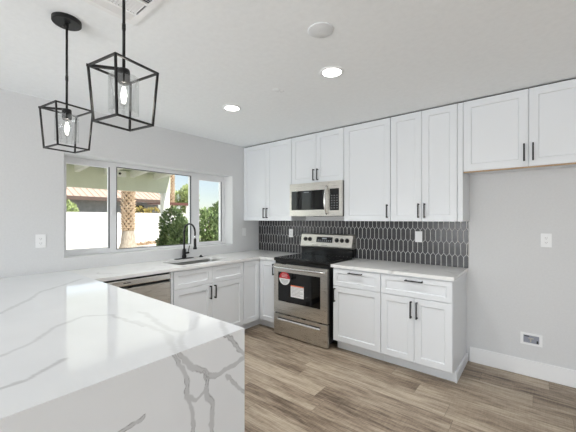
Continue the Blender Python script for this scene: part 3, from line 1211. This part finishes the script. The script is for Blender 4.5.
FXP, FYP = 0.068, -1.362
fc = thing('faucet', (FXP, FYP, CT1), 'black pull-down kitchen faucet with high arched spout behind the sink', 'faucet')
mb = MB()
pl = rounded(FXP - 0.028, FYP - 0.125, FXP + 0.028, FYP + 0.125, 0.026, 5)
mb.plate(pl, [], CT1 + 0.0005, CT1 + 0.007)
mb.build('deck_plate', 'black', fc)
mb = MB()
mb.lathe([(0.0, 0.007), (0.026, 0.007), (0.026, 0.035), (0.021, 0.045), (0.021, 0.11), (0.015, 0.12), (0.0, 0.12)], (FXP, FYP, CT1))
mb.build('base', 'black', fc)
ax = Vector((0.98, 0.1, 0)).normalized()
R_ = 0.098
pts = [(FXP, FYP, CT1 + 0.11), (FXP, FYP, CT1 + 0.22), (FXP, FYP, CT1 + 0.305)]
zc = CT1 + 0.325
for i in range(13):
    a = math.pi * (1 - i / 12)
    q = R_ + R_ * math.cos(a)
    pts.append((FXP + ax.x * q, FYP + ax.y * q, zc + R_ * math.sin(a)))
end = (FXP + ax.x * 2 * R_, FYP + ax.y * 2 * R_)
pts.append((end[0], end[1], zc - 0.04))
mb = MB()
mb.tube(pts, 0.0105, 14)
mb.build('spout', 'black', fc)
mb = MB()
mb.lathe([(0.0, 0), (0.0125, 0.0), (0.0125, 0.030), (0.0, 0.030)], (end[0], end[1], zc - 0.075), 16)
mb.build('spout_collar', 'chrome', fc)
mb = MB()
mb.lathe([(0, 0), (0.022, 0), (0.022, 0.012), (0.016, 0.03), (0.015, 0.115), (0.012, 0.125), (0.0, 0.125)], (end[0], end[1], zc - 0.20))
mb.build('spray_head', 'black', fc)
mb = MB()
mb.tube([(FXP, FYP + 0.015, CT1 + 0.065), (FXP + 0.006, FYP + 0.055, CT1 + 0.068), (FXP + 0.008, FYP + 0.06, CT1 + 0.075)], 0.012, 10)
mb.tube([(FXP + 0.006, FYP + 0.052, CT1 + 0.07), (FXP + 0.008, FYP + 0.058, CT1 + 0.11), (FXP + 0.012, FYP + 0.066, CT1 + 0.155)], 0.0045, 8)
mb.build('lever', 'black', fc)
mb = MB()
mb.lathe([(0.0, 0.0005), (0.027, 0.0005), (0.027, 0.006), (0.016, 0.012), (0.012, 0.022), (0.010, 0.026), (0.0, 0.027)], (0.085, -1.135, CT1))
tag(mb.build('air_switch_button', 'black', None, (0.085, -1.135, CT1)), 'small round black button on the counter right of the faucet', 'button')

# ================================================================== WALL PLATES


def wall_plate(name, mtx, loc, label, cat, kind, group=None):
    o = thing(name, loc, label, cat, group)
    mb = MB(Matrix.Translation(loc) @ mtx)
    mb.box((-0.037, -0.059, 0.0008), (0.037, 0.059, 0.006), 0.002, 2)
    p = mb.build('cover_plate', 'white', o)
    if kind == 'switch':
        mb = MB(Matrix.Translation(loc) @ mtx)
        mb.box((-0.0165, -0.033, 0.006), (0.0165, 0.033, 0.009), 0.0015)
        mb.build('rocker', 'white', o)
    else:
        for zz in (-0.02, 0.02):
            mb = MB(Matrix.Translation(loc) @ mtx)
            mb.box((-0.0165, zz - 0.014, 0.006), (0.0165, zz + 0.014, 0.0078), 0.0012)
            for u in (-0.007, 0.006):
                mb.box((u - 0.001, zz - 0.003, 0.0078), (u + 0.001, zz + 0.006, 0.0083), slot=1)
            mb.cyl((0, zz - 0.009, 0.0078), (0, zz - 0.009, 0.0083), 0.0022, n=8, slot=1)
            mb.build('socket', ['white', 'slot'], o)
    return o


RS = Matrix(((1, 0, 0, 0), (0, 0, -1, 0), (0, 1, 0, 0), (0, 0, 0, 1)))
RW = Matrix(((0, 0, 1, 0), (1, 0, 0, 0), (0, 1, 0, 0), (0, 0, 0, 1)))
wall_plate('light_switch', RS, (2.409, -0.0085, 1.205), 'white rocker switch on the dark tiles above the right counter', 'switch', 'switch')
wall_plate('power_outlet', RS, (0.652, -0.0085, 1.193), 'white outlet on the dark tiles left of the range', 'outlet', 'outlet', 'power outlets')
wall_plate('power_outlet', RS, (3.463, 0, 1.212), 'white outlet on the bare wall of the empty fridge space', 'outlet', 'outlet', 'power outlets')
wall_plate('power_outlet', RW, (0, -2.741, 1.202), 'white outlet on the wall left of the window', 'outlet', 'outlet', 'power outlets')
wall_plate('light_switch', RW, (0, -0.318, 1.201), 'white switch on the wall between window and tiled corner', 'switch', 'switch')

vb = thing('water_valve_box', (3.362, 0, 0.285), 'white framed water valve box set low in the bare wall', 'valve box')
mv = face_stove(0, 0, 0)
mb = MB(mv)
mb.plate([(3.284, 0.280), (3.438, 0.280), (3.438, 0.382), (3.284, 0.382)], [[(3.306, 0.297), (3.416, 0.297), (3.416, 0.365), (3.306, 0.365)]], 0.0008, 0.008)
mb.build('frame', 'white', vb)
mb = MB(mv)
mb.box((3.306, 0.297, 0.001), (3.416, 0.365, 0.0016))
mb.build('box_lining', 'greybox', vb)
mb = MB(mv)
mb.box((3.352, 0.305, 0.002), (3.362, 0.34, 0.009), 0.002)
mb.box((3.340, 0.334, 0.003), (3.378, 0.343, 0.010), 0.002)
mb.build('valve', 'brass', vb)
mb = MB(mv)
mb.box((3.398, 0.30, 0.002), (3.410, 0.325, 0.007), 0.002)
mb.build('pipe_stub', 'slot', vb)
mb = MB(mv)
mb.box((3.312, 0.350, 0.002), (3.348, 0.360, 0.006), 0.002)
mb.build('pipe_stub', 'slot', vb)

# ================================================================== CEILING THINGS


def downlight(loc, label, power):
    o = thing('recessed_light', loc, label, 'ceiling light', 'recessed ceiling lights')
    mb = MB()
    mb.lathe([(0.0665, -0.0006), (0.088, -0.0006), (0.088, -0.004), (0.074, -0.010), (0.0665, -0.006), (0.0665, -0.0006)], loc, 36)
    mb.build('trim_ring', 'white', o)
    mb = MB()
    mb.lathe([(0.0, -0.0062), (0.066, -0.0062), (0.066, -0.001), (0.0, -0.001)], loc, 32)
    mb.build('lens', 'lens', o)
    d = bpy.data.lights.new('downlight_lamp', 'AREA')
    d.shape = 'DISK'
    d.size = 0.13
    d.energy = power
    d.color = (0.99, 0.985, 0.98)
    d.spread = math.radians(115)
    l = bpy.data.objects.new('downlight_lamp', d)
    COL.objects.link(l)
    l.location = (0, 0, -0.013)
    l.parent = o
    return o


downlight((2.25, -1.546, CEIL), 'lit recessed ceiling light nearer the viewer, above the floor', 6)
downlight((1.13, -1.521, CEIL), 'lit recessed ceiling light farther back, nearer the window', 6)

spk = thing('ceiling_speaker', (2.459, -2.015, CEIL), 'round pale grey cover on the ceiling beyond the pendants', 'speaker cover')
mb = MB()
mb.lathe([(0.0, -0.0006), (0.066, -0.0006), (0.072, -0.003), (0.066, -0.006), (0.0, -0.007)], (2.459, -2.015, CEIL), 36)
mb.build('grille', 'speaker', spk)
mb = MB()
mb.cyl((2.449, -2.015, CEIL - 0.0071), (2.449, -2.015, CEIL - 0.0085), 0.004, n=10)
mb.build('screw', 'white', spk)
dt = thing('ceiling_anchor', (1.763, -1.515, CEIL), 'tiny grey fixing on the ceiling between the two recessed lights', 'ceiling fixing')
mb = MB()
mb.box((1.733, -1.522, CEIL - 0.006), (1.773, -1.508, CEIL - 0.0006), 0.002)
mb.build('clip', 'speaker', dt)
mb = MB()
mb.lathe([(0.0, -0.0055), (0.03, -0.004), (0.034, -0.0006)], (1.73, -1.56, CEIL), 20)
mb.build('patch', 'ceiling', dt)

# register
vx0, vx1, vy0, vy1 = 1.698, 2.058, -3.062, -2.702
vt = thing('air_vent', (1.878, -2.882, CEIL), 'white louvred air vent on the ceiling beside the nearer pendant', 'vent')
mb = MB()
bands = [(1.728, 1.782), (1.797, 1.90), (1.915, 2.028)]
mb.plate([(vx0, vy0), (vx1, vy0), (vx1, vy1), (vx0, vy1)],
         [[(a, vy0 + 0.03), (b, vy0 + 0.03), (b, vy1 - 0.03), (a, vy1 - 0.03)] for a, b in bands], CEIL - 0.009, CEIL - 0.0006)
mb.build('frame', 'white', vt)
mb = MB()
mb.box((vx0 + 0.02, vy0 + 0.02, CEIL - 0.0012), (vx1 - 0.02, vy1 - 0.02, CEIL - 0.0007))
mb.build('duct_backing', 'ductgrey', vt)


def louvre(mb, p, along, tilt, length, w=0.013):
    a = Vector(along)
    side = Vector((-a.y, a.x, 0))
    d = side * math.cos(tilt) * w + Vector((0, 0, -1)) * abs(math.sin(tilt)) * w
    n = side.cross(a) * 0.0008
    p = Vector(p)
    q = [p, p + a * length, p + a * length + d, p + d]
    mb.poly([v_ + n for v_ in q] + [v_ - n for v_ in q], [(0, 1, 2, 3), (7, 6, 5, 4), (0, 4, 5, 1), (1, 5, 6, 2), (2, 6, 7, 3), (3, 7, 4, 0)])


zl = CEIL - 0.0020
for (a, b), mode in zip(bands, ('y-', 'x', 'y+')):
    mb = MB()
    if mode == 'x':
        n_ = 20
        for i in range(n_):
            louvre(mb, (a, vy0 + 0.034 + i * (vy1 - vy0 - 0.068) / n_, zl), (1, 0, 0), 0.62, b - a, 0.0118)
    else:
        n_ = int((b - a) / 0.0135)
        for i in range(n_):
            x = a + 0.003 + i * (b - a - 0.002) / n_
            if mode == 'y-':
                louvre(mb, (x + 0.011, vy0 + 0.03, zl), (0, 1, 0), 0.55, vy1 - vy0 - 0.06, 0.013)
            else:
                louvre(mb, (x, vy1 - 0.03, zl), (0, -1, 0), 0.70, vy1 - vy0 - 0.06, 0.0115)
    mb.build('louvre_bank', 'white', vt)

# pendants
ZT, ZB, HA, HB = 1.983, 1.773, 0.087, 0.074


def bar(mb, p0, p1, t=0.0072):
    p0, p1 = Vector(p0), Vector(p1)
    d = (p1 - p0).normalized()
    ref = Vector((0, 0, 1)) if abs(d.z) < 0.9 else Vector((1, 0, 0))
    s = d.cross(ref).normalized()
    u = s.cross(d).normalized()
    h = t / 2
    P = [p + s * a * h + u * b * h for p in (p0 - d * h, p1 + d * h) for a, b in ((-1, -1), (1, -1), (1, 1), (-1, 1))]
    mb.poly(P, [(3, 2, 1, 0), (4, 5, 6, 7), (0, 1, 5, 4), (1, 2, 6, 5), (2, 3, 7, 6), (3, 0, 4, 7)])


def pendant(loc, rot, label):
    o = thing('pendant_light', (0, 0, 0), label, 'pendant light', 'lantern pendants over the peninsula')
    z0 = CEIL
    mb = MB()
    mb.lathe([(0.0, -0.022), (0.064, -0.022), (0.067, -0.019), (0.067, -0.0006), (0.0, -0.0006)], (0, 0, 0), 36, smooth=False)
    mb.cyl((0.0, 0, -0.024), (0, 0, -0.046), 0.009, n=14)
    for sx_ in (-0.03, 0.03):
        mb.cyl((sx_, 0, -0.024), (sx_, 0, -0.029), 0.004, n=10)
    mb.build('canopy', 'black', o)
    mb = MB()
    mb.cyl((0, 0, -0.04), (0, 0, ZT - z0 + 0.002), 0.0055, n=12)
    mb.cyl((0, 0, -0.30), (0, 0, -0.325), 0.0068, n=12)
    mb.build('stem', 'black', o)
    mb = MB()
    T = [(HA * a, HA * b, ZT - z0) for a, b in ((-1, -1), (1, -1), (1, 1), (-1, 1))]
    B = [(HB * a, HB * b, ZB - z0) for a, b in ((-1, -1), (1, -1), (1, 1), (-1, 1))]
    for i in range(4):
        j = (i + 1) % 4
        bar(mb, T[i], T[j])
        bar(mb, B[i], B[j])
        bar(mb, T[i], B[i])
    bar(mb, (-HA, -HA, ZT - z0), (0, 0, ZT - z0), 0.010)
    mb.build('cage', 'black', o)
    mb = MB()
    zs = ZT - z0
    mb.lathe([(0.0, 0.0), (0.020, 0.0), (0.022, -0.006), (0.022, -0.050), (0.017, -0.056), (0.0, -0.056)], (0, 0, zs), 24)
    mb.build('socket', 'black', o)
    mb = MB()
    mb.lathe([(0.0225, -0.028), (0.052, -0.031), (0.054, -0.034), (0.054, -0.172), (0.052, -0.172), (0.052, -0.036), (0.0225, -0.032)], (0, 0, zs), 32)
    mb.build('glass_shade', 'shade', o)
    mb = MB()
    mb.lathe([(0.012, -0.054), (0.014, -0.066), (0.021, -0.085), (0.0235, -0.105), (0.021, -0.125), (0.012, -0.142), (0.0, -0.148)], (0, 0, zs), 24)
    bl = mb.build('bulb', 'shade', o)
    mb = MB()
    for k in range(5):
        a = 2 * math.pi * k / 5
        mb.tube([(0.004 * math.cos(a), 0.004 * math.sin(a), zs - 0.068), (0.010 * math.cos(a), 0.010 * math.sin(a), zs - 0.10), (0.005 * math.cos(a), 0.005 * math.sin(a), zs - 0.132)], 0.0016, 6)
    mb.build('filament', 'filament', bl)
    d = bpy.data.lights.new('pendant_lamp', 'POINT')
    d.energy = 1.4
    d.shadow_soft_size = 0.01
    d.color = (1.0, 0.93, 0.82)
    l = bpy.data.objects.new('pendant_lamp', d)
    COL.objects.link(l)
    l.location = (0, 0, zs - 0.10)
    l.parent = o
    o.location = loc
    o.rotation_euler = (0, 0, rot)
    return o


pa = pendant((1.452, -2.944, CEIL), 0.154, 'black lantern pendant farther away, with its round canopy in view')
pendant((2.150, -2.947, CEIL), 0.172, 'black lantern pendant nearer the viewer, hanging in front of the air vent')

# ================================================================== OUTSIDE
mb = MB()
mb.box((-45, -30, GZ - 0.2), (-WT, 40, GZ))
struct(mb.build('ground', 'gravel'), 'pale gravel yard')

gw = thing('garden_wall', (-15, 4, GZ), 'long white block wall across the back yard', 'garden wall')
mb = MB()
mb.box((-15.2, -8, GZ), (-15.0, 22, 1.69))
mb.build('block_courses', 'block', gw)
mb = MB()
mb.box((-15.22, -8, 1.6905), (-14.98, 22, 1.745), 0.01)
mb.build('cap', 'block', gw)

# patio cover
PXB = -4.6
pc = thing('patio_cover', (-2.4, -1, GZ), 'pale green patio roof with rafters, beam and white post outside the window', 'patio cover')
mb = MB()
mb.box((PXB - 0.07, -5.5, 2.10), (PXB + 0.07, 1.12, 2.582))
mb.build('beam', 'patio', pc)
zr = lambda x: 2.43 + (x - PXB) * 0.085
y = 0.68
while y > -5.4:
    mb = MB()
    xa, xb = PXB - 0.45, -WT - 0.01
    za, zb = zr(xa), zr(xb)
    P = [(xa, y - 0.045, za), (xb, y - 0.045, zb), (xb, y - 0.045, zb + 0.16), (xa, y - 0.045, za + 0.16)]
    P += [(p[0], y + 0.045, p[2]) for p in P]
    mb.poly(P, [(0, 1, 2, 3), (7, 6, 5, 4), (0, 4, 5, 1), (1, 5, 6, 2), (2, 6, 7, 3), (3, 7, 4, 0)])
    mb.build('rafter', 'patiowhite', pc)
    y -= 0.60
mb = MB()
xa, xb = PXB - 0.5, -WT - 0.005
P = [(xa, -5.5, zr(xa) + 0.161), (xb, -5.5, zr(xb) + 0.161), (xb, 1.12, zr(xb) + 0.161), (xa, 1.12, zr(xa) + 0.161)]
P += [(p[0], p[1], p[2] + 0.05) for p in P]
mb.poly(P, [(0, 1, 2, 3), (7, 6, 5, 4), (0, 4, 5, 1), (1, 5, 6, 2), (2, 6, 7, 3), (3, 7, 4, 0)])
mb.build('roof_deck', 'patio', pc)
for yy in (1.0, -4.9):
    mb = MB()
    mb.box((PXB - 0.09, yy - 0.09, GZ), (PXB + 0.09, yy + 0.09, 2.099), 0.008)
    mb.build('post', 'patiowhite', pc)
ol = thing('outdoor_light', (PXB + 0.072, -0.2, 2.42), 'small white box with black lens fixed to the patio beam', 'outdoor light')
mb = MB()
mb.box((PXB + 0.0715, -0.31, 2.42), (PXB + 0.15, -0.09, 2.56), 0.01)
mb.build('housing', 'patiowhite', ol)
mb = MB()
mb.cyl((PXB + 0.151, -0.25, 2.49), (PXB + 0.175, -0.25, 2.49), 0.028, n=16)
mb.build('lens', 'black', ol)


def leaf_cloud(mb, c, rad, n, size, seed, zmin=None, lobes=7):
    rr = random.Random(seed)
    blobs = []
    for k in range(lobes):
        a = rr.uniform(0, 2 * math.pi)
        q = rr.uniform(0.15, 0.62)
        blobs.append((c[0] + rad[0] * q * math.cos(a), c[1] + rad[1] * q * math.sin(a), c[2] + rad[2] * rr.uniform(-0.55, 0.55), rr.uniform(0.42, 0.62)))
    for i in range(n):
        b = blobs[rr.randrange(len(blobs))]
        d = Vector((rr.gauss(0, 1), rr.gauss(0, 1), rr.gauss(0, 1))).normalized()
        q = rr.uniform(0.55, 1.0) ** 0.5
        p = Vector((b[0] + d.x * rad[0] * b[3] * q, b[1] + d.y * rad[1] * b[3] * q, b[2] + d.z * rad[2] * b[3] * q))
        if zmin is not None and p.z < zmin:
            continue
        dirn = (d + Vector((rr.uniform(-1, 1), rr.uniform(-1, 1), rr.uniform(-0.3, 1.2)))).normalized()
        s = dirn.orthogonal().normalized()
        s.rotate(Matrix.Rotation(rr.uniform(0, 6.28), 3, dirn))
        L = size * rr.uniform(0.7, 1.4)
        w = L * 0.24
        fold = dirn.cross(s) * w * 0.35
        vs = [p, p + dirn * L * 0.5 + s * w + fold, p + dirn * L, p + dirn * L * 0.5 - s * w + fold]
        v4 = [mb.bm.verts.new(v_) for v_ in vs]
        mb.bm.faces.new((v4[0], v4[1], v4[2]))
        mb.bm.faces.new((v4[0], v4[2], v4[3]))


def shrub(name, base, c, rad, n, size, seed, label, cat, material, lobes=7, stems=5, group=None):
    o = thing(name, base, label, cat, group)
    mb = MB()
    leaf_cloud(mb, c, rad, n, size, seed, base[2] + 0.02, lobes)
    mb.build('foliage', material, o)
    mb = MB()
    rr = random.Random(seed + 50)
    for k in range(stems):
        a = 2 * math.pi * k / max(stems, 1)
        e = (c[0] + rad[0] * 0.5 * math.cos(a), c[1] + rad[1] * 0.5 * math.sin(a), c[2] + rad[2] * 0.3)
        b = (base[0] + 0.06 * math.cos(a), base[1] + 0.06 * math.sin(a), base[2])
        mid = ((b[0] + e[0]) / 2 + 0.03, (b[1] + e[1]) / 2 - 0.02, (b[2] + e[2]) / 2)
        rs = size * 0.28
        mb.tube([b, mid, e], rs, 6, rs=[rs, rs * 0.7, rs * 0.35])
    mb.build('stem', 'stem', o)
    return o


shrub('shrub', (-3.75, 0.80, GZ), (-3.75, 0.80, 0.70), (0.60, 0.54, 1.0), 8500, 0.095, 11, 'dense green shrub behind the faucet, overlapping the patio post', 'shrub', 'leaf', 9, group='yard shrubs')
shrub('shrub', (-3.7, 2.05, GZ), (-3.7, 2.05, 0.9), (0.62, 0.70, 1.22), 10500, 0.10, 12, 'tall green shrub filling the right-hand window light', 'shrub', 'leaf2', 10, group='yard shrubs')
shrub('shrub', (-4.9, 3.75, GZ), (-4.9, 3.75, 0.85), (0.9, 0.9, 1.05), 5200, 0.11, 13, 'green shrub at the far right of the window, behind its frame', 'shrub', 'leaf2', 9, group='yard shrubs')
shrub('tree', (-16.4, 9.2, GZ), (-16.4, 9.2, 2.65), (0.8, 0.85, 1.05), 2600, 0.2, 14, 'sunlit yellow-green tree beyond the shrubs', 'tree', 'leafy', 9, 3)
shrub('bush', (-17.2, 1.9, GZ), (-17.2, 1.9, 1.25), (0.9, 1.5, 1.2), 4200, 0.16, 15, 'light green bush behind the block wall at left', 'bush', 'leafy', 8, group='bushes behind the wall')
shrub('bush', (-16.4, 6.1, GZ), (-16.4, 6.2, 1.3), (0.5, 1.0, 0.9), 2400, 0.14, 16, 'dry yellowish bush behind the block wall, right of the palm', 'bush', 'leafd', 6, group='bushes behind the wall')


def palm(base, h, r, label, seed, big=True):
    o = thing('palm_tree', base, label, 'palm tree', 'palm trunks')
    rr = random.Random(seed)
    bx, by, bz = base
    hb = 1.05 if big else 0.3
    mb = MB()
    mb.lathe([(r * 1.9, 0), (r * 1.55, 0.25), (r * 1.12, 0.6), (r * 0.95, hb)], (bx, by, bz), 20)
    mb.build('trunk_base', 'barkgrey', o)
    mb = MB()
    mb.lathe([(r * 0.86, hb - 0.02), (r * 0.86, h), (0, h)], (bx, by, bz), 16, slot=1)
    step = r * 0.42
    z = hb
    k = 0
    while z < h:
        m_ = 9
        for i in range(m_):
            a = 2 * math.pi * (i + 0.5 * (k % 2)) / m_ + rr.uniform(-.06, .06)
            rad = Vector((math.cos(a), math.sin(a), 0))
            tan = Vector((-math.sin(a), math.cos(a), 0))
            c = Vector((bx, by, bz + z)) + rad * r * 0.84
            w, hh, out = r * 0.34, step * 1.1, r * rr.uniform(0.22, 0.42)
            P = [c - tan * w, c + tan * w, c + tan * w * 0.5 + Vector((0, 0, hh)) + rad * out, c - tan * w * 0.5 + Vector((0, 0, hh)) + rad * out,
                 c + Vector((0, 0, hh * 1.05)) - rad * r * 0.05]
            mb.poly(P, [(0, 1, 2, 3), (1, 4, 2), (2, 4, 3), (3, 4, 0), (0, 4, 1)], 0)
        z += step
        k += 1
    mb.build('leaf_base_bark', ['bark', 'stem'], o)
    return o


palm((-8.98, 1.93, GZ), 5.2, 0.235, 'shaggy palm trunk in front of the block wall, in the middle window light', 1)
palm((-15.7, 7.6, GZ), 6.0, 0.26, 'distant palm trunk just right of the patio post', 2, False)

# neighbouring houses
hs = thing('neighbour_house', (-21.5, 5, GZ), 'grey neighbouring house with terracotta roof beyond the block wall', 'house')
mb = MB()
mb.box((-26, -6, GZ), (-20.3, 9.2, 2.70))
mb.build('wall', 'stucco', hs)
mb = MB()
mb.poly([(-19.6, -6.8, 2.78), (-19.6, 9.8, 2.78), (-23.2, 9.8, 4.3), (-23.2, -6.8, 4.3), (-26.8, 9.8, 2.78), (-26.8, -6.8, 2.78)],
        [(0, 1, 2, 3), (3, 2, 4, 5), (0, 3, 5), (1, 4, 2), (0, 5, 4, 1)])
for k in range(42):
    yy = -6.7 + k * 0.4
    mb.tube([(-19.62, yy, 2.79), (-23.15, yy, 4.28)], 0.06, 6)
mb.build('roof', 'rooftile', hs)
mb = MB()
mb.box((-19.58, -6.8, 2.62), (-19.5, 9.8, 2.86))
mb.build('fascia', 'fascia', hs)
mb = MB()
mb.box((-20.29, 6.9, 1.6), (-20.22, 8.0, 2.4))
mb.build('window', 'dark', hs)
sh = thing('garden_shed', (-10.8, 5.6, GZ), 'low flat shelter roof with dark red-brown edge, seen above the shrubs', 'shelter')
mb = MB()
mb.box((-11.9, 4.12, 2.12), (-10.05, 5.33, 2.165))
mb.build('roof_deck', 'redfascia', sh)
mb = MB()
mb.box((-10.049, 4.10, 2.04), (-9.99, 5.35, 2.17))
mb.build('fascia', 'redfascia', sh)
for xx, yy in ((-10.1, 4.2), (-10.1, 5.25), (-11.8, 5.25)):
    mb = MB()
    mb.box((xx - 0.05, yy - 0.05, GZ), (xx + 0.05, yy + 0.05, 2.119))
    mb.build('post', 'patiowhite', sh)
mb = MB()
rr = random.Random(5)
for k in range(160):
    q = rr.random()
    p = Vector((-14.2 + rr.uniform(-.25, .25), 4.6 + 2.0 * q + rr.uniform(-.1, .1), GZ + 0.02 + 0.16 * math.sin(math.pi * q) * rr.random()))
    d = Vector((rr.uniform(-1, 1), rr.uniform(-1, 1), rr.uniform(-.05, .35))).normalized() * rr.uniform(.15, .4)
    mb.tube([p, p + d], 0.012, 4)
tag(mb.build('dry_palm_litter', 'straw', None, (-14.6, 5.6, GZ)), 'dry brown palm litter lying at the foot of the block wall', 'plant litter', None, 'stuff')
